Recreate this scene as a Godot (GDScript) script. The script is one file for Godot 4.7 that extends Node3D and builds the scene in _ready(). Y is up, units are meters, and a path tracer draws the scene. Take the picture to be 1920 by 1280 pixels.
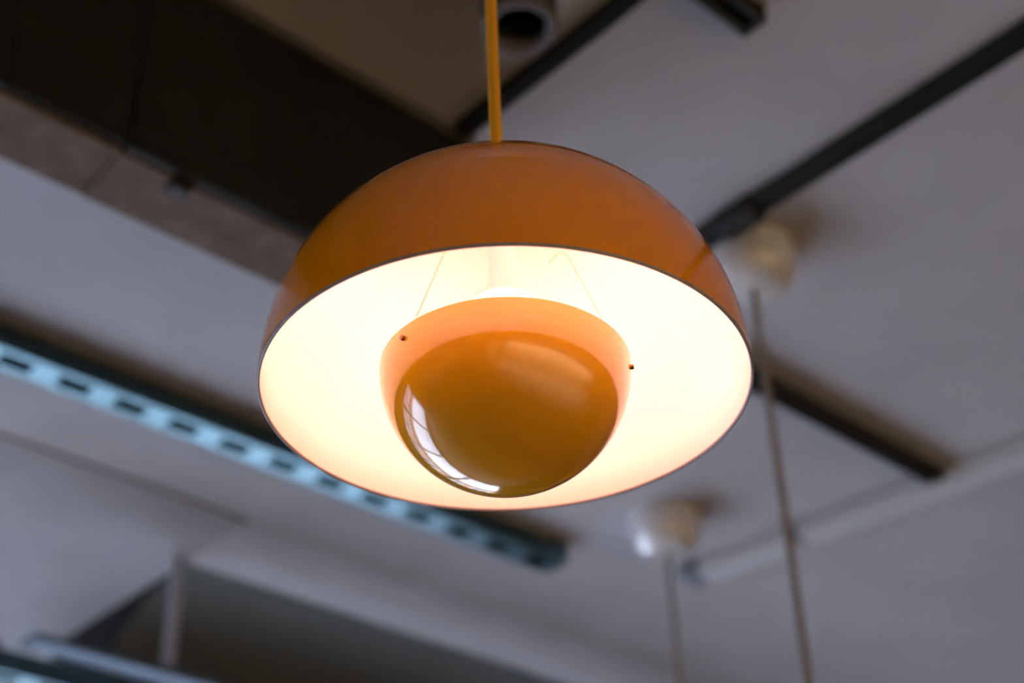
extends Node3D
# A shop ceiling seen from below: one orange pendant lamp in focus, daylight from a window wall beyond.
# World axes: the room is square to x and z; the window wall lies towards -z; floor y = 0, ceiling y = 2.8.

const H := 2.8                                     # ceiling height
const EYE := Vector3(0, 1.6, 0)
const LAMP := Vector3(0.4002, 1.9703, -0.4344)     # centre of the rim of the lamp's shade
const SHADE_R := 0.115
const SHADE_H := 0.1153
const SHADE_N := 2.1435                            # superellipse exponent of the shade's profile
const BOWL_R := 0.0594
const BOWL_Y := 0.0134

var M := {}


func _ready() -> void:
	# ---------------------------------------------------------------- camera
	var cam := Camera3D.new()
	cam.name = "camera"
	cam.transform = Transform3D(Basis(Vector3(0.74233, -0.02443, 0.66959), Vector3(-0.36086, 0.82745, 0.43025), Vector3(-0.56456, -0.56101, 0.60542)).orthonormalized(), EYE)
	cam.near = 0.05
	cam.far = 200.0
	var lens := CameraAttributesPhysical.new()
	lens.frustum_near = 0.05
	lens.frustum_far = 200.0
	lens.frustum_focus_distance = 0.672
	lens.exposure_aperture = 5.5
	lens.frustum_focal_length = 50.0
	cam.attributes = lens
	add_child(cam)
	# the frame is 1920 x 1280 and the focal length 2800 of its pixels: half the height is 640 / 2800
	cam.projection = Camera3D.PROJECTION_FRUSTUM
	cam.size = 2.0 * 0.05 * 640.0 / 2800.0
	cam.frustum_offset = Vector2.ZERO
	# ---------------------------------------------------------------- sky and exposure
	var sky_mat := ProceduralSkyMaterial.new()
	sky_mat.sky_top_color = Color(0.76, 0.81, 0.89)
	sky_mat.sky_horizon_color = Color(0.91, 0.92, 0.95)
	sky_mat.ground_bottom_color = Color(0.36, 0.36, 0.38)
	sky_mat.ground_horizon_color = Color(0.46, 0.49, 0.54)
	var sky := Sky.new()
	sky.sky_material = sky_mat
	var env := Environment.new()
	env.background_mode = Environment.BG_SKY
	env.sky = sky
	env.background_energy_multiplier = 26.5
	env.tonemap_mode = Environment.TONE_MAPPER_LINEAR
	env.tonemap_exposure = 1.0
	env.sdfgi_enabled = true
	env.ssao_enabled = true
	env.ssil_enabled = true
	var we := WorldEnvironment.new()
	we.name = "world"
	we.environment = env
	add_child(we)

	materials()
	room()
	ceiling_fittings()
	lamps()
	added_wall_washer()
	street_building()


# ==================================================================== materials
func mat(color: Color, rough: float, metal := 0.0, noise_scale := 0.0, noise_amount := 0.0, seed_ := 1) -> StandardMaterial3D:
	var m := StandardMaterial3D.new()
	m.albedo_color = color
	m.roughness = rough
	m.metallic = metal
	if noise_scale > 0.0:
		var n := FastNoiseLite.new()
		n.seed = seed_
		n.frequency = 0.02
		n.fractal_octaves = 4
		var t := NoiseTexture2D.new()
		t.width = 256
		t.height = 256
		t.seamless = true
		t.noise = n
		var g := Gradient.new()
		g.set_color(0, Color(1, 1, 1) * (1.0 - noise_amount) + Color(0, 0, 0, 1))
		g.set_color(1, Color(1, 1, 1))
		t.color_ramp = g
		m.albedo_texture = t
		m.uv1_triplanar = true
		m.uv1_world_triplanar = true
		m.uv1_scale = Vector3.ONE * noise_scale
	return m


func materials() -> void:
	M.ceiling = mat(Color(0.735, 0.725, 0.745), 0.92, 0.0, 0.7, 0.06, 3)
	M.soffit = mat(Color(0.665, 0.66, 0.68), 0.9, 0.0, 0.9, 0.06, 4)
	M.wall = mat(Color(0.60, 0.53, 0.43), 0.9, 0.0, 0.6, 0.1, 5)
	M.floor = mat(Color(0.47, 0.435, 0.395), 0.55, 0.0, 0.8, 0.35, 6)
	M.pavement = mat(Color(0.84, 0.85, 0.87), 0.9, 0.0, 0.4, 0.2, 7)
	M.brick = mat(Color(0.62, 0.47, 0.41), 0.9, 0.0, 0.8, 0.4, 13)
	M.dark_pane = mat(Color(0.20, 0.23, 0.26), 0.06)
	M.frame = mat(Color(0.16, 0.17, 0.18), 0.5)
	M.beam_face = mat(Color(0.05, 0.085, 0.095), 0.8, 0.0, 3.0, 0.4, 8)
	M.beam_face_pale = mat(Color(0.07, 0.10, 0.11), 0.8, 0.0, 3.0, 0.4, 9)
	M.shadow_cove = mat(Color(0.36, 0.37, 0.36), 0.92)  # dark tone painted in for the shadow of the recess
	M.plank = mat(Color(0.47, 0.385, 0.32), 0.85, 0.0, 4.0, 0.3, 10)
	M.cornice = mat(Color(0.38, 0.36, 0.36), 0.8)
	M.black = mat(Color(0.09, 0.095, 0.09), 0.6)
	M.white_plastic = mat(Color(0.80, 0.81, 0.83), 0.35)
	M.canopy = mat(Color(0.90, 0.90, 0.91), 0.16)
	M.canopy.metallic_specular = 0.8
	M.canopy.clearcoat_enabled = true
	M.canopy.clearcoat = 1.0
	M.canopy.clearcoat_roughness = 0.12
	M.steel = mat(Color(0.40, 0.52, 0.56), 0.32, 1.0, 6.0, 0.15, 11)
	M.grey_metal = mat(Color(0.50, 0.53, 0.58), 0.5, 0.3)
	M.blue_steel = mat(Color(0.33, 0.40, 0.48), 0.55, 0.4)
	M.rod_grey = mat(Color(0.68, 0.72, 0.80), 0.45)
	M.brown = mat(Color(0.36, 0.33, 0.30), 0.7)
	M.orange = mat(Color(0.99, 0.615, 0.02), 0.10)
	M.orange.metallic_specular = 0.3
	M.orange.clearcoat_enabled = true
	M.orange.clearcoat = 0.6
	M.orange.clearcoat_roughness = 0.04
	M.orange_bowl = M.orange.duplicate()
	M.orange_bowl.metallic_specular = 0.75
	M.orange_bowl.albedo_color = Color(0.99, 0.70, 0.035)
	M.lip = mat(Color(0.62, 0.60, 0.62), 0.4)
	M.enamel = mat(Color(0.965, 0.945, 0.91), 0.5)
	M.socket = mat(Color(1.0, 1.0, 1.0), 0.6)
	M.rod_white = mat(Color(0.93, 0.88, 0.80), 0.4)
	M.screw = mat(Color(0.55, 0.38, 0.2), 0.3, 0.9)
	M.cord = mat(Color(1.0, 0.73, 0.08), 0.75, 0.0, 60.0, 0.10, 12)
	M.cord.rim_enabled = true
	M.cord.rim = 0.3
	M.cord_pale = mat(Color(0.56, 0.53, 0.49), 0.8)
	M.bulb = mat(Color(0.98, 0.95, 0.9), 0.4)
	M.bulb.emission_enabled = true
	M.bulb.emission = Color(1.0, 0.90, 0.72)
	M.bulb.emission_energy_multiplier = 2.0
	M.warm_panel = mat(Color(0.9, 0.9, 0.88), 0.5)
	M.warm_panel.emission_enabled = true
	M.warm_panel.emission = Color(1.0, 0.915, 0.77)
	M.warm_panel.emission_energy_multiplier = 2.0
	var glass := StandardMaterial3D.new()
	glass.transparency = BaseMaterial3D.TRANSPARENCY_ALPHA
	glass.albedo_color = Color(0.95, 0.98, 1.0, 0.05)
	glass.roughness = 0.02
	M.glass = glass


# ==================================================================== helpers
func begin() -> SurfaceTool:
	var st := SurfaceTool.new()
	st.begin(Mesh.PRIMITIVE_TRIANGLES)
	return st


func tri(st: SurfaceTool, a: Vector3, b: Vector3, c: Vector3, n: Vector3) -> void:
	# front faces run clockwise
	if (b - a).cross(c - a).dot(n) > 0.0:
		var k := b
		b = c
		c = k
	for v in [a, b, c]:
		st.set_normal(n)
		st.add_vertex(v)


func box(st: SurfaceTool, at: Vector3, size: Vector3, bevel := 0.002, turn := 0.0) -> void:
	# a box with chamfered edges
	var h := size / 2.0
	var b: float = minf(bevel, 0.45 * minf(h.x, minf(h.y, h.z)) * 2.0 * 0.5)
	var rot := Basis(Vector3.UP, turn)
	var put := func(v: Vector3) -> Vector3: return at + rot * v
	var ax := [Vector3.RIGHT, Vector3.UP, Vector3.BACK]
	for i in 3:
		var u: Vector3 = ax[(i + 1) % 3]
		var w: Vector3 = ax[(i + 2) % 3]
		var hu: float = h[(i + 1) % 3] - b
		var hw: float = h[(i + 2) % 3] - b
		for s in [-1.0, 1.0]:
			var n: Vector3 = ax[i] * s
			var c: Vector3 = n * h[i]
			var q := [c - u * hu - w * hw, c + u * hu - w * hw, c + u * hu + w * hw, c - u * hu + w * hw]
			tri(st, put.call(q[0]), put.call(q[1]), put.call(q[2]), rot * n)
			tri(st, put.call(q[0]), put.call(q[2]), put.call(q[3]), rot * n)
			# chamfer towards +u and -u
			for e in [-1.0, 1.0]:
				var n2: Vector3 = (n + u * e).normalized()
				var p0: Vector3 = c + u * hu * e - w * hw
				var p1: Vector3 = c + u * hu * e + w * hw
				var d: Vector3 = u * e * b - n * b
				tri(st, put.call(p0), put.call(p1), put.call(p1 + d), rot * n2)
				tri(st, put.call(p0), put.call(p1 + d), put.call(p0 + d), rot * n2)
	for sx in [-1.0, 1.0]:
		for sy in [-1.0, 1.0]:
			for sz in [-1.0, 1.0]:
				var s3 := Vector3(sx, sy, sz)
				var k := s3 * (h - Vector3(b, b, b))
				tri(st, put.call(k + Vector3(sx * b, 0, 0)), put.call(k + Vector3(0, sy * b, 0)), put.call(k + Vector3(0, 0, sz * b)), rot * (s3.normalized()))


func lathe(st: SurfaceTool, prof: PackedVector2Array, seg := 96, at := Vector3.ZERO) -> void:
	# a profile of (radius, height) turned about the vertical; the surface faces to the left of the direction of travel
	var n := prof.size()
	var nrm := PackedVector2Array()
	for i in n:
		var t := Vector2.ZERO
		if i > 0:
			t += (prof[i] - prof[i - 1]).normalized()
		if i < n - 1:
			t += (prof[i + 1] - prof[i]).normalized()
		t = t.normalized()
		nrm.append(Vector2(t.y, -t.x))
	for i in n - 1:
		for k in seg:
			var a0 := TAU * k / seg
			var a1 := TAU * (k + 1) / seg
			var v := []
			var w := []
			for pair in [[i, a0], [i + 1, a0], [i + 1, a1], [i, a1]]:
				var p := prof[pair[0]]
				var m := nrm[pair[0]]
				var cs := Vector2(cos(pair[1]), sin(pair[1]))
				v.append(at + Vector3(p.x * cs.x, p.y, p.x * cs.y))
				w.append(Vector3(m.x * cs.x, m.y, m.x * cs.y))
			for t3 in [[0, 1, 2], [0, 2, 3]]:
				var a: Vector3 = v[t3[0]]
				var b: Vector3 = v[t3[1]]
				var c: Vector3 = v[t3[2]]
				var cr := (b - a).cross(c - a)
				if cr.length_squared() < 1e-20:
					continue
				var o: Array = t3 if cr.dot(w[t3[0]] + w[t3[1]] + w[t3[2]]) < 0.0 else [t3[0], t3[2], t3[1]]
				for j in o:
					st.set_normal(w[j])
					st.add_vertex(v[j])


func tube(st: SurfaceTool, path: PackedVector3Array, r: float, seg := 16, caps := true) -> void:
	var rings := []
	var up := Vector3.RIGHT
	for i in path.size():
		var t := (path[mini(i + 1, path.size() - 1)] - path[maxi(i - 1, 0)]).normalized()
		var u := up - t * up.dot(t)
		if u.length() < 0.05:
			u = Vector3.BACK - t * t.z
		u = u.normalized()
		up = u
		var w := t.cross(u)
		var ring := []
		for k in seg:
			var a := TAU * k / seg
			ring.append(u * cos(a) + w * sin(a))
		rings.append(ring)
	for i in path.size() - 1:
		for k in seg:
			var k1 := (k + 1) % seg
			var d := [rings[i][k], rings[i + 1][k], rings[i + 1][k1], rings[i][k1]]
			var v := [path[i] + d[0] * r, path[i + 1] + d[1] * r, path[i + 1] + d[2] * r, path[i] + d[3] * r]
			for t3 in [[0, 1, 2], [0, 2, 3]]:
				var cr: Vector3 = (v[t3[1]] - v[t3[0]]).cross(v[t3[2]] - v[t3[0]])
				var o: Array = t3 if cr.dot(d[t3[0]]) < 0.0 else [t3[0], t3[2], t3[1]]
				for j in o:
					st.set_normal(d[j])
					st.add_vertex(v[j])
	if caps:
		for e in [0, path.size() - 1]:
			var out := (path[e] - path[1 if e == 0 else e - 1]).normalized()
			for k in seg:
				tri(st, path[e], path[e] + rings[e][k] * r, path[e] + rings[e][(k + 1) % seg] * r, out)


func part(called: String, st: SurfaceTool, m: Material, parent: Node = self, label := "") -> MeshInstance3D:
	var o := MeshInstance3D.new()
	o.name = numbered(called, parent)
	o.mesh = st.commit()
	o.material_override = null
	o.mesh.surface_set_material(0, m)
	parent.add_child(o, true)
	if label:
		o.set_meta("label", label)
	return o


func numbered(called: String, parent: Node) -> String:
	if not parent.has_node(called):
		return called
	var k := 1
	while parent.has_node("%s_%03d" % [called, k]):
		k += 1
	return "%s_%03d" % [called, k]


func thing(called: String, label: String, category: String, at := Vector3.ZERO, group := "") -> Node3D:
	var o := Node3D.new()
	o.name = numbered(called, self)
	add_child(o, true)
	o.position = at
	tag(o, label, category, group)
	return o


func tag(o: Node, label: String, category: String, group := "", kind := "") -> void:
	o.set_meta("label", label)
	o.set_meta("category", category)
	if group:
		o.set_meta("group", group)
	if kind:
		o.set_meta("kind", kind)


func slab(called: String, lo: Vector3, hi: Vector3, m: Material, label: String, category: String, bevel := 0.004) -> MeshInstance3D:
	var st := begin()
	box(st, (lo + hi) / 2.0, hi - lo, bevel)
	var o := part(called, st, m, self)
	tag(o, label, category, "", "structure")
	return o


# ==================================================================== the room
const X0 := -4.0
const X1 := 7.0
const ZW := -4.0       # inner face of the window wall
const ZB := 3.5        # inner face of the wall behind the camera
const WIN_X0 := -2.4
const WIN_X1 := 3.4
const SILL := 0.12
const HEAD := 1.95

func room() -> void:
	slab("floor", Vector3(X0 - 0.2, -0.2, ZW - 0.2), Vector3(X1 + 0.2, 0.0, ZB + 0.2), M.floor, "brown wooden floor of the room below the lamps", "floor")
	slab("ceiling", Vector3(X0 - 0.2, H, ZW - 0.2), Vector3(X1 + 0.2, H + 0.2, ZB + 0.2), M.ceiling, "pale grey painted ceiling above the pendant lamps", "ceiling")
	slab("wall_left", Vector3(X0 - 0.2, 0, ZW), Vector3(X0, H, ZB), M.wall, "grey wall on the left side of the room", "wall")
	slab("wall_right", Vector3(X1, 0, ZW), Vector3(X1 + 0.2, H, ZB), M.wall, "grey wall on the right side of the room", "wall")
	slab("wall_back", Vector3(X0 - 0.2, 0, ZB), Vector3(X1 + 0.2, H, ZB + 0.2), M.wall, "grey wall behind the camera", "wall")
	# window wall: one mesh round the openings
	var st := begin()
	box(st, Vector3((X0 + X1) / 2, SILL / 2, ZW - 0.1), Vector3(X1 - X0 + 0.4, SILL, 0.2))
	box(st, Vector3((X0 + X1) / 2, (HEAD + H) / 2, ZW - 0.1), Vector3(X1 - X0 + 0.4, H - HEAD, 0.2))
	box(st, Vector3((X0 - 0.2 + WIN_X0) / 2, (SILL + HEAD) / 2, ZW - 0.1), Vector3(WIN_X0 - X0 + 0.2, HEAD - SILL, 0.2))
	box(st, Vector3((X1 + 0.2 + WIN_X1) / 2, (SILL + HEAD) / 2, ZW - 0.1), Vector3(X1 + 0.2 - WIN_X1, HEAD - SILL, 0.2))
	var wf := part("wall_front", st, M.wall)
	tag(wf, "grey wall with a row of shop windows beyond the lamps", "wall", "", "structure")
	var count := 4
	var w := (WIN_X1 - WIN_X0) / count
	for i in count:
		var win := Node3D.new()
		win.name = "window_%d" % (i + 1)
		add_child(win, true)
		win.position = Vector3(WIN_X0 + w * (i + 0.5), SILL, ZW - 0.1)
		tag(win, ["window pane furthest left in the shop front", "window pane second from the left in the shop front", "window pane third from the left in the shop front", "window pane furthest right in the shop front"][i], "window", "windows of the shop front", "structure")
		var hh := HEAD - SILL
		var f := begin()
		for s in [-1.0, 1.0]:
			box(f, Vector3(s * (w / 2 - 0.025), hh / 2, 0), Vector3(0.05, hh, 0.07))
		box(f, Vector3(0, 0.025, 0), Vector3(w - 0.1, 0.05, 0.07))
		box(f, Vector3(0, hh - 0.025, 0), Vector3(w - 0.1, 0.05, 0.07))
		box(f, Vector3(0, hh * 0.72, 0), Vector3(w - 0.1, 0.04, 0.06))
		part("window_frame", f, M.frame, win)
		for k in 2:
			var g := begin()
			var y0: float = [0.05, hh * 0.72 + 0.02][k]
			var y1: float = [hh * 0.72 - 0.02, hh - 0.05][k]
			box(g, Vector3(0, (y0 + y1) / 2, 0), Vector3(w - 0.1, y1 - y0, 0.006), 0.001)
			part("pane", g, M.glass, win)
	slab("pavement", Vector3(-12, -0.3, -14), Vector3(14, -0.1, ZW - 0.2), M.pavement, "grey pavement outside the shop windows", "pavement")


# ==================================================================== fittings of the ceiling
func strut(called: String, label: String, x0: float, x1: float, z: float, width: float, depth: float, top: float, slot0: float, pitch: float, sl: float) -> void:
	# a U-shaped steel channel, open at the top, whose bottom is pierced by a row of slots
	var t := thing(called, label, "channel", Vector3(x0, top, z), "slotted steel channels")
	var len := x1 - x0
	var th := 0.0025
	var sw := 0.029
	var st := begin()
	for s in [-1.0, 1.0]:
		st = begin()
		box(st, Vector3(len / 2, -depth / 2, s * (width / 2 - th / 2)), Vector3(len, depth, th), 0.0008)
		part("side_wall", st, M.steel, t)
	var b := begin()
	for s in [-1.0, 1.0]:
		box(b, Vector3(len / 2, -depth + th / 2, s * (width / 4 + sw / 4 - th / 2)), Vector3(len, th, width / 2 - sw / 2 - th), 0.0008)
	var at := 0.0
	var x := slot0 - x0
	while x - sl / 2 < len:
		var e0 := x - sl / 2
		if e0 > at:
			box(b, Vector3((at + e0) / 2, -depth + th / 2, 0), Vector3(e0 - at, th, sw), 0.0005)
		at = x + sl / 2
		x += pitch
	if at < len:
		box(b, Vector3((at + len) / 2, -depth + th / 2, 0), Vector3(len - at, th, sw), 0.0005)
	part("slotted_base", b, M.steel, t, "pale steel base with a row of dark slots")
	for e in [th / 2, len - th / 2]:
		var c := begin()
		box(c, Vector3(e, -depth / 2, 0), Vector3(th, depth, width), 0.0008)
		part("end_cap", c, M.black, t)
	var k := begin()
	box(k, Vector3(len / 2, -0.003, 0), Vector3(len - 0.01, 0.006, width - 0.008), 0.001)
	part("backing", k, M.black, t)


func ceiling_fittings() -> void:
	# ---- the dark beam: near face of panels, underside of three planks
	var bx0 := -1.6
	var bx1 := 0.885
	var bz := -1.012
	var bot := EYE.y + 0.95
	var beam := thing("ceiling_beam", "deep black ceiling beam with brown planks along its underside", "beam", Vector3(0, bot, bz))
	beam.set_meta("kind", "structure")
	var cuts := [bx0, 0.335, 0.458, 0.62, bx1]
	for i in 4:
		var st := begin()
		var ahead: float = [0.004, -0.001, 0.003, 0.0][i]
		var low: float = [-0.004, 0.002, -0.003, 0.0][i]
		box(st, Vector3((cuts[i] + cuts[i + 1]) / 2, (H - bot + low) / 2, -0.006 + ahead), Vector3(cuts[i + 1] - cuts[i] - 0.001, H - bot - low, 0.012), 0.0015)
		part("face_panel", st, [M.beam_face, M.beam_face, M.beam_face_pale, M.beam_face][i], beam)
	var core := begin()
	box(core, Vector3((bx0 + bx1) / 2, (H - bot) / 2 + 0.006, -0.053), Vector3(bx1 - bx0 - 0.004, H - bot - 0.012, 0.078), 0.002)
	part("core", core, M.beam_face, beam)
	var pc := [bx0, 0.335, 0.458, bx1]
	for i in 3:
		var st := begin()
		box(st, Vector3((pc[i] + pc[i + 1]) / 2, [0.002, 0.004, 0.003][i], -0.0525), Vector3(pc[i + 1] - pc[i] - 0.001, 0.012, 0.083), 0.002)
		part("plank", st, M.plank, beam)
	var cs := begin()
	box(cs, Vector3((bx0 + bx1) / 2, H - bot - 0.006, 0.006), Vector3(bx1 - bx0, 0.012, 0.012), 0.003)
	part("cornice_strip", cs, M.cornice, beam)
	var bk := begin()
	box(bk, Vector3(0.523, -0.008, -0.016), Vector3(0.022, 0.014, 0.02), 0.003)
	part("clip", bk, M.black, beam)

	# ---- lower soffit beyond the steel channel
	slab("ceiling_soffit", Vector3(X0, EYE.y + 1.196, ZW), Vector3(1.226, H, -1.992), M.soffit, "pale lowered ceiling panel left of the dark recess, edge running away", "soffit", 0.004)
	# ---- added curve beside it, painted dark as the shadow in the recess
	shadow_cove()

	# ---- slotted steel channels
	strut("steel_channel", "long slotted steel channel fixed under the ceiling behind the orange lamp", -1.0, 1.72, -1.744, 0.056, 0.036, H, 0.675 - 0.0905 * 18, 0.0905, 0.051)
	strut("steel_channel", "slotted steel channel hung from the drop rod at the lower left corner", 0.94, 2.8, -2.30, 0.054, 0.038, EYE.y + 0.985, 0.972, 0.0905, 0.051)
	var hb := thing("hanger_bar", "flat blue grey bar hung level under the drop rod", "bar", Vector3(0.96, EYE.y + 0.981, -2.205))
	var st2 := begin()
	box(st2, Vector3(0.86, 0.0, 0.0), Vector3(1.72, 0.012, 0.05), 0.003)
	part("bar", st2, M.blue_steel, hb)
	for x in [0.3, 1.0]:
		var s3 := begin()
		box(s3, Vector3(x, 0.010, -0.045), Vector3(0.02, 0.008, 0.08), 0.001)
		part("bracket", s3, M.grey_metal, hb)
	var rod := thing("drop_rod", "grey drop rod standing between lowered ceiling panel and hanger bar", "rod", Vector3(1.216, EYE.y + 0.987, -2.20))
	var rs := begin()
	tube(rs, PackedVector3Array([Vector3(0, 0.005, 0), Vector3(0, 1.193 - 0.987, 0)]), 0.012, 24)
	part("rod", rs, M.rod_grey, rod)
	var rf := begin()
	tube(rf, PackedVector3Array([Vector3(0, 0.0, 0), Vector3(0, 0.008, 0)]), 0.017, 24)
	part("flange", rf, M.grey_metal, rod)
	var jb := thing("junction_box", "small brown box at the end of the hung channel", "box", Vector3(0.904, EYE.y + 0.965, -2.29))
	var js := begin()
	box(js, Vector3.ZERO, Vector3(0.07, 0.05, 0.08), 0.006)
	part("box_body", js, M.brown, jb)
	var jl := begin()
	box(jl, Vector3(0, -0.027, 0), Vector3(0.062, 0.005, 0.07), 0.002)
	part("lid", jl, M.brown, jb)

	# ---- black tracks
	track("black ceiling track running away at the upper right", 1.225, 0.6, 1.225, -1.11, 0.024, 0.024, [-0.885])
	track("black ceiling track beyond the lamp's right edge, ending at white trunking", 1.215, -1.125, 2.03, -1.125, 0.026, 0.026, [])
	track("short black ceiling track behind the orange cord", 0.857, -0.62, 0.857, -0.995, 0.018, 0.02, [])
	track("stub of black ceiling track at the top edge", 0.5, -0.655, 0.985, -0.655, 0.032, 0.024, [])

	# ---- white trunking with clips
	var dir := Vector3(2.30, 0, 1.4) - Vector3(1.97, 0, -1.62)
	var ang := atan2(-dir.z, dir.x)
	var tk := thing("cable_trunking", "white cable trunking crossing the ceiling at the lower right", "trunking", Vector3(1.97, H, -1.62))
	tk.rotation.y = ang
	var len := dir.length()
	var seams := [0.0, 0.215, 0.70, 1.5, len]
	for i in 4:
		var ts := begin()
		box(ts, Vector3((seams[i] + seams[i + 1]) / 2, -0.016, 0), Vector3(seams[i + 1] - seams[i] - 0.016, 0.032, 0.05), 0.004)
		part("trunking_length", ts, M.white_plastic, tk)
		if i > 0:
			var cl := begin()
			box(cl, Vector3(seams[i], -0.012, 0), Vector3(0.017, 0.024, 0.046), 0.002)
			part("joint_clip", cl, M.grey_metal, tk)
	var ec := begin()
	box(ec, Vector3(-0.012, -0.013, 0.0), Vector3(0.04, 0.026, 0.062), 0.004)
	part("end_clip", ec, M.grey_metal, tk)

	# ---- round spotlight can, open end down
	var can := thing("spotlight", "round black spotlight can on the ceiling right behind the orange cord", "spotlight", Vector3(0.706, H, -0.732))
	var cp := begin()
	var prof := PackedVector2Array([Vector2(0.0, -0.10), Vector2(0.026, -0.10), Vector2(0.0262, -0.149), Vector2(0.0272, -0.150), Vector2(0.035, -0.150), Vector2(0.0362, -0.149), Vector2(0.0365, -0.02), Vector2(0.0365, 0.0)])
	lathe(cp, PackedVector2Array([Vector2(0.0365, 0.0), Vector2(0.0365, -0.02), Vector2(0.0362, -0.146)].duplicate()), 64)
	part("body", cp, M.black, can)
	var cr := begin()
	lathe(cr, PackedVector2Array([Vector2(0.026, -0.140), Vector2(0.0262, -0.149), Vector2(0.0275, -0.1505), Vector2(0.031, -0.151), Vector2(0.0355, -0.1505), Vector2(0.037, -0.149), Vector2(0.0372, -0.143)]), 64)
	part("ring", cr, M.cornice, can, "grey ring round the dark opening")
	var ci := begin()
	lathe(ci, PackedVector2Array([Vector2(0.0, -0.07), Vector2(0.026, -0.07), Vector2(0.026, -0.140)]), 48)
	part("reflector", ci, M.black, can)


func track(label: String, x0: float, z0: float, x1: float, z1: float, w: float, d: float, blocks: Array) -> void:
	var a := Vector3(x0, H, z0)
	var b := Vector3(x1, H, z1)
	var t := thing("light_track", label, "track", a, "black ceiling tracks")
	var dir := b - a
	t.rotation.y = atan2(-dir.z, dir.x)
	var len := dir.length()
	var st := begin()
	for s in [-1.0, 1.0]:
		box(st, Vector3(len / 2, -d / 2, s * (w / 2 - w * 0.14)), Vector3(len, d, w * 0.28), 0.0015)
	box(st, Vector3(len / 2, -d * 0.3, 0), Vector3(len, d * 0.6, w * 0.5), 0.001)
	part("rail", st, M.black, t)
	for x in [0.006, len - 0.006]:
		var e := begin()
		box(e, Vector3(x, -d / 2, 0), Vector3(0.012, d + 0.002, w + 0.002), 0.002)
		part("end_cap", e, M.black, t)
	for z in blocks:
		var k := begin()
		box(k, Vector3(absf(z - z0), -d / 2 - 0.004, 0), Vector3(0.06, d + 0.006, w + 0.012), 0.004)
		part("connector", k, M.black, t)


# ==================================================================== pendant lamps
func dome(r: float, h: float, n: float, sgn: float, steps := 48) -> PackedVector2Array:
	var p := PackedVector2Array()
	for i in steps + 1:
		var t := PI / 2 * i / steps
		p.append(Vector2(r * pow(maxf(cos(t), 0.0), 2.0 / n) if i < steps else 0.0, sgn * h * pow(sin(t), 2.0 / n)))
	return p


func reversed(p: PackedVector2Array) -> PackedVector2Array:
	var q := p.duplicate()
	q.reverse()
	return q


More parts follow.
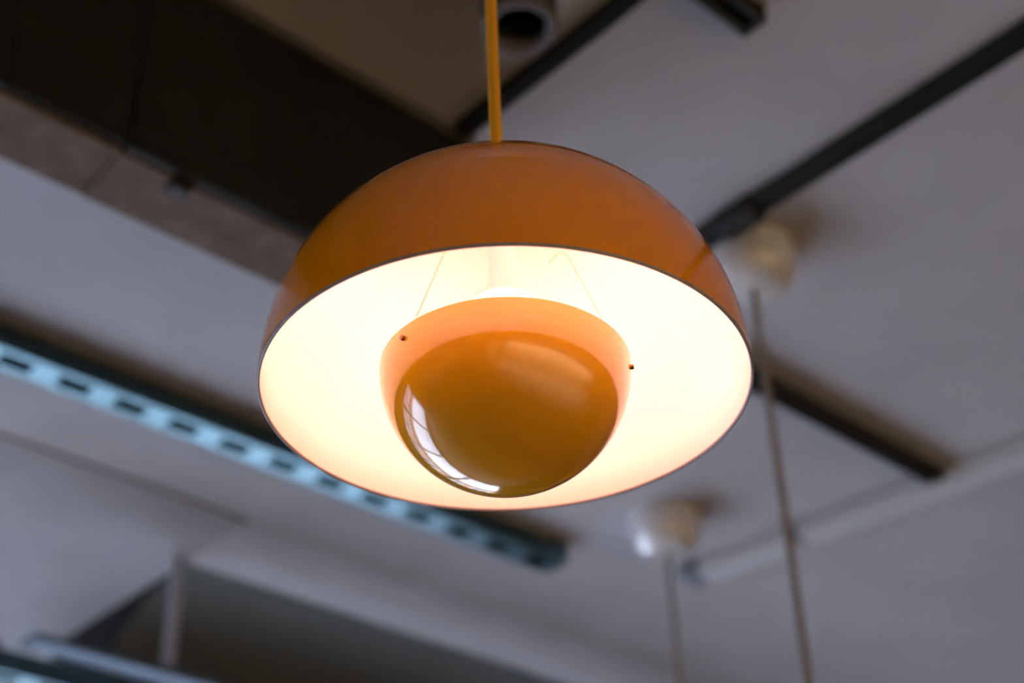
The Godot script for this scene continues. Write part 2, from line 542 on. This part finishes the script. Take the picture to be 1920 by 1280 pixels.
func make_lamp(label: String, cord_to: Vector3, lean: Vector3, cord_mat: Material) -> Node3D:
	# origin: centre of the shade's rim; cord_to: where it meets the ceiling, from there
	var t := thing("pendant_lamp", label, "lamp", LAMP, "pendant lamps of one kind")
	var th := 0.0014
	# shade: orange outside, white enamel inside, a thin lip between
	var a := begin()
	lathe(a, dome(SHADE_R, SHADE_H, SHADE_N, 1.0), 160)
	var shade := part("shade", a, M.orange, t, "glossy orange dome shade")
	var b := begin()
	lathe(b, reversed(dome(SHADE_R - th, SHADE_H - th, SHADE_N, 1.0)), 160)
	part("shade_lining", b, M.enamel, shade, "white enamelled inside of the shade")
	var c := begin()
	var lp := PackedVector2Array()
	for i in 9:
		var g := PI * i / 8.0
		lp.append(Vector2(SHADE_R - th / 2 - cos(g) * th * 0.62, -sin(g) * 0.0011 + 0.0002))
	lathe(c, lp, 160)
	part("shade_lip", c, M.lip, shade, "thin pale lip of the shade")
	# bowl
	var d := begin()
	lathe(d, reversed(dome(BOWL_R, 0.0599, 1.985, -1.0)), 128, Vector3(0, BOWL_Y, 0))
	var bowl := part("bowl", d, M.orange_bowl, t, "small glossy orange bowl under the bulb")
	var e := begin()
	lathe(e, dome(BOWL_R - 0.0012, 0.0587, 1.985, -1.0), 96, Vector3(0, BOWL_Y, 0))
	part("bowl_lining", e, M.enamel, bowl, "white inside of the bowl")
	var f := begin()
	lathe(f, PackedVector2Array([Vector2(BOWL_R - 0.0012, BOWL_Y), Vector2(BOWL_R - 0.0009, BOWL_Y + 0.0004), Vector2(BOWL_R - 0.0003, BOWL_Y + 0.0004), Vector2(BOWL_R, BOWL_Y)]), 128)
	part("bowl_lip", f, M.orange, bowl)
	# three rods from the bowl to the collar of the socket, and their screws
	for deg in [177.5, -52.0, 60.0]:
		var an := deg_to_rad(deg)
		var o := Vector3(cos(an), 0, -sin(an))
		var rp := PackedVector3Array([o * 0.0566 + Vector3.UP * 0.004, o * 0.0545 + Vector3.UP * 0.0145, o * 0.033 + Vector3.UP * 0.0745, o * 0.0305 + Vector3.UP * 0.079, o * 0.028 + Vector3.UP * 0.0785, o * 0.0235 + Vector3.UP * 0.0735])
		var rs := begin()
		tube(rs, rp, 0.00075, 10)
		part("support_rod", rs, M.rod_white, t)
		var ss := begin()
		var sp := Vector3(0, BOWL_Y - 0.006, 0) + o * 0.0585
		tube(ss, PackedVector3Array([sp, sp + o * 0.0020]), 0.0012, 14)
		part("screw", ss, M.screw, bowl)
	# socket and bulb
	var so := begin()
	lathe(so, PackedVector2Array([Vector2(0.0, 0.051), Vector2(0.0135, 0.051), Vector2(0.0145, 0.049), Vector2(0.0165, 0.0488), Vector2(0.0172, 0.0500), Vector2(0.0165, 0.0515), Vector2(0.0130, 0.0545), Vector2(0.0095, 0.0600), Vector2(0.0075, 0.064), Vector2(0.0070, 0.072), Vector2(0.0070, SHADE_H - 0.003)]), 64)
	part("socket", so, M.socket, t, "white lamp socket")
	var bu := begin()
	var bp := PackedVector2Array()
	for i in 25:
		var g := -PI / 2 + (PI * 0.86) * i / 24.0
		bp.append(Vector2(maxf(0.0, cos(g)) * 0.0185, 0.0235 + sin(g) * 0.0185))
	bp.append(Vector2(0.0085, 0.046))
	bp.append(Vector2(0.0085, 0.052))
	lathe(bu, bp, 48)
	part("bulb", bu, M.bulb, t, "glowing warm white bulb")
	var l := OmniLight3D.new()
	l.name = "bulb_light"
	l.light_color = Color(1.0, 0.695, 0.655)
	l.light_energy = 0.0165
	l.light_size = 0.017
	l.omni_range = 12.0
	l.omni_attenuation = 2.0
	l.shadow_enabled = true
	l.position = Vector3(0, 0.0235, 0)
	t.add_child(l)
	# top fitting, cord, canopy
	var cap := begin()
	lathe(cap, PackedVector2Array([Vector2(0.0125, SHADE_H - 0.0012), Vector2(0.0122, SHADE_H + 0.002), Vector2(0.009, SHADE_H + 0.0045), Vector2(0.0042, SHADE_H + 0.006), Vector2(0.0036, SHADE_H + 0.013), Vector2(0.0, SHADE_H + 0.013)]), 40)
	part("cap", cap, M.orange, t)
	var top := cord_to
	var cd := begin()
	var p0 := Vector3(0, SHADE_H + 0.008, 0) + lean * 0.15
	var pts := PackedVector3Array()
	for i in 13:
		pts.append(p0.lerp(top + Vector3.DOWN * 0.06, i / 12.0))
	tube(cd, pts, 0.0033 if cord_mat == M.cord else 0.0046, 20)
	part("cord", cd, cord_mat, t, "woven fabric cord")
	var cn := begin()
	lathe(cn, reversed(dome(0.062, 0.066, 3.4, -1.0, 36)), 72, top)
	part("canopy", cn, M.canopy, t, "white round ceiling canopy")
	return t


func lamps() -> void:
	var drop := H - LAMP.y
	var lean := Vector3(-0.74, 0, -0.67) * 0.0085
	make_lamp("lit orange pendant lamp with a glossy bowl under its dome shade, in focus", Vector3(lean.x, drop, lean.z), lean, M.cord)
	var second := make_lamp("blurred pendant with white canopy and pale cord standing clear at the lower right", Vector3(0, drop, 0), Vector3.ZERO, M.cord_pale)
	second.position = Vector3(1.78, LAMP.y, -1.532)
	var third := make_lamp("blurred pendant whose white canopy peeks out behind the orange shade's right edge", Vector3(0, drop, 0), Vector3.ZERO, M.cord_pale)
	third.position = Vector3(1.306, LAMP.y, -0.938)


func added_wall_washer() -> void:
	# added warm lamp, unseen behind the camera, that brightens the front of the orange dome
	var t := thing("added_wall_washer", "added long warm fill lamp, unseen by the wall behind the camera", "lamp", Vector3(0.5, 1.62, ZB - 0.6))
	t.rotation.x = 0.0
	var hs := begin()
	box(hs, Vector3(0, 0.0, 0), Vector3(7.0, 0.05, 0.12), 0.004)
	part("housing", hs, M.white_plastic, t)
	for x in [-3.0, 0.0, 3.0]:
		var am := begin()
		box(am, Vector3(x, 0.0, 0.32), Vector3(0.04, 0.03, 0.56), 0.003)
		part("wall_arm", am, M.white_plastic, t)
	var va := begin()
	box(va, Vector3(0, -0.05, -0.068), Vector3(7.0, 0.15, 0.012), 0.002)
	part("valance", va, M.white_plastic, t)
	var df := begin()
	box(df, Vector3(0, -0.028, 0), Vector3(6.9, 0.008, 0.10), 0.002)
	part("diffuser", df, M.warm_panel, t)
	var l := AreaLight3D.new()
	l.name = "added_washer_light"
	l.area_size = Vector2(6.9, 0.10)
	l.light_color = Color(1.0, 0.915, 0.77)
	l.light_energy = 41.0
	l.area_range = 14.0
	l.shadow_enabled = true
	l.position = Vector3(0, -0.036, 0)
	l.rotation.x = -PI / 2
	t.add_child(l)


func street_building() -> void:
	var t := thing("building", "brick building across the street, seen only through the shop windows", "building", Vector3(1.0, -0.1, -11.0))
	t.set_meta("kind", "structure")
	var w := begin()
	box(w, Vector3(0, 4.0, -1.0), Vector3(30, 8, 2), 0.02)
	part("wall", w, M.brick, t)
	var k := 0
	for x in range(-6, 7):
		for y in 2:
			var f := begin()
			var at := Vector3(x * 2.2, 1.7 + y * 3.1, 0.0)
			box(f, at + Vector3(0, 0.85, 0.02), Vector3(1.4, 0.1, 0.12), 0.01)
			box(f, at + Vector3(0, -0.85, 0.04), Vector3(1.5, 0.1, 0.2), 0.01)
			for sx in [-0.65, 0.0, 0.65]:
				box(f, at + Vector3(sx, 0, 0.02), Vector3(0.08, 1.7, 0.1), 0.01)
			var fr := part("window_frame", f, M.white_plastic, t)
			var g := begin()
			box(g, at + Vector3(0, 0, 0.005), Vector3(1.3, 1.62, 0.02), 0.002)
			part("pane", g, M.dark_pane, fr)
			k += 1
	var c := begin()
	box(c, Vector3(0, 8.05, -0.9), Vector3(30.2, 0.25, 2.3), 0.02)
	part("cornice", c, M.pavement, t)


func shadow_cove() -> void:
	# curve added under the ceiling; its face and end panel are painted dark as shadow
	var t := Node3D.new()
	t.name = "shadow_trim_1"
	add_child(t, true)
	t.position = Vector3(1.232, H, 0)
	tag(t, "added ceiling curve painted dark as shadow, with a dark painted end beside the drop rod", "shadow_cove", "", "structure")
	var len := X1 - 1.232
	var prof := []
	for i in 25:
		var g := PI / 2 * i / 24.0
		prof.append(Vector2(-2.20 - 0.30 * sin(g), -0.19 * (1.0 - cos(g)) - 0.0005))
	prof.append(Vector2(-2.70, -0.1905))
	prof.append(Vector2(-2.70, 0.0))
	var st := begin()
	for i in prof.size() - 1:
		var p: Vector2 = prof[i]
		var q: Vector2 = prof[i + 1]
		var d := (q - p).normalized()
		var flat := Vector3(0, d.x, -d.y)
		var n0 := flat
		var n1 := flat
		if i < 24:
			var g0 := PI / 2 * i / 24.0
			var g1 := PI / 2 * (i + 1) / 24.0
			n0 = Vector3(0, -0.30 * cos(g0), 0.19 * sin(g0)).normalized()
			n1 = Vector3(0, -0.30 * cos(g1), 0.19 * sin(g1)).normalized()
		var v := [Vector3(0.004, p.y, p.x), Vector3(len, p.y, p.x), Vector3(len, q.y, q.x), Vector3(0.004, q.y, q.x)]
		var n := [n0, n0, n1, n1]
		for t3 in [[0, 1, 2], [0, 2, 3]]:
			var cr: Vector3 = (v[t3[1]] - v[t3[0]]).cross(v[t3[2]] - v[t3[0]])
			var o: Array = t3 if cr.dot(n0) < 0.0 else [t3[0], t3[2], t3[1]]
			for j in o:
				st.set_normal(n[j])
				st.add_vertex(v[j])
	part("shadow_cove_face", st, M.shadow_cove, t)
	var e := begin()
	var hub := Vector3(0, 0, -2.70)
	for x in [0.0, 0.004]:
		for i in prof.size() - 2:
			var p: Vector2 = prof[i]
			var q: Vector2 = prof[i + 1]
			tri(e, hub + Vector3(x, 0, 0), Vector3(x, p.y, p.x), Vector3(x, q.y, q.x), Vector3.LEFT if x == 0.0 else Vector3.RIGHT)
	part("shadow_end_panel", e, M.beam_face, t, "end panel painted dark as shadow")
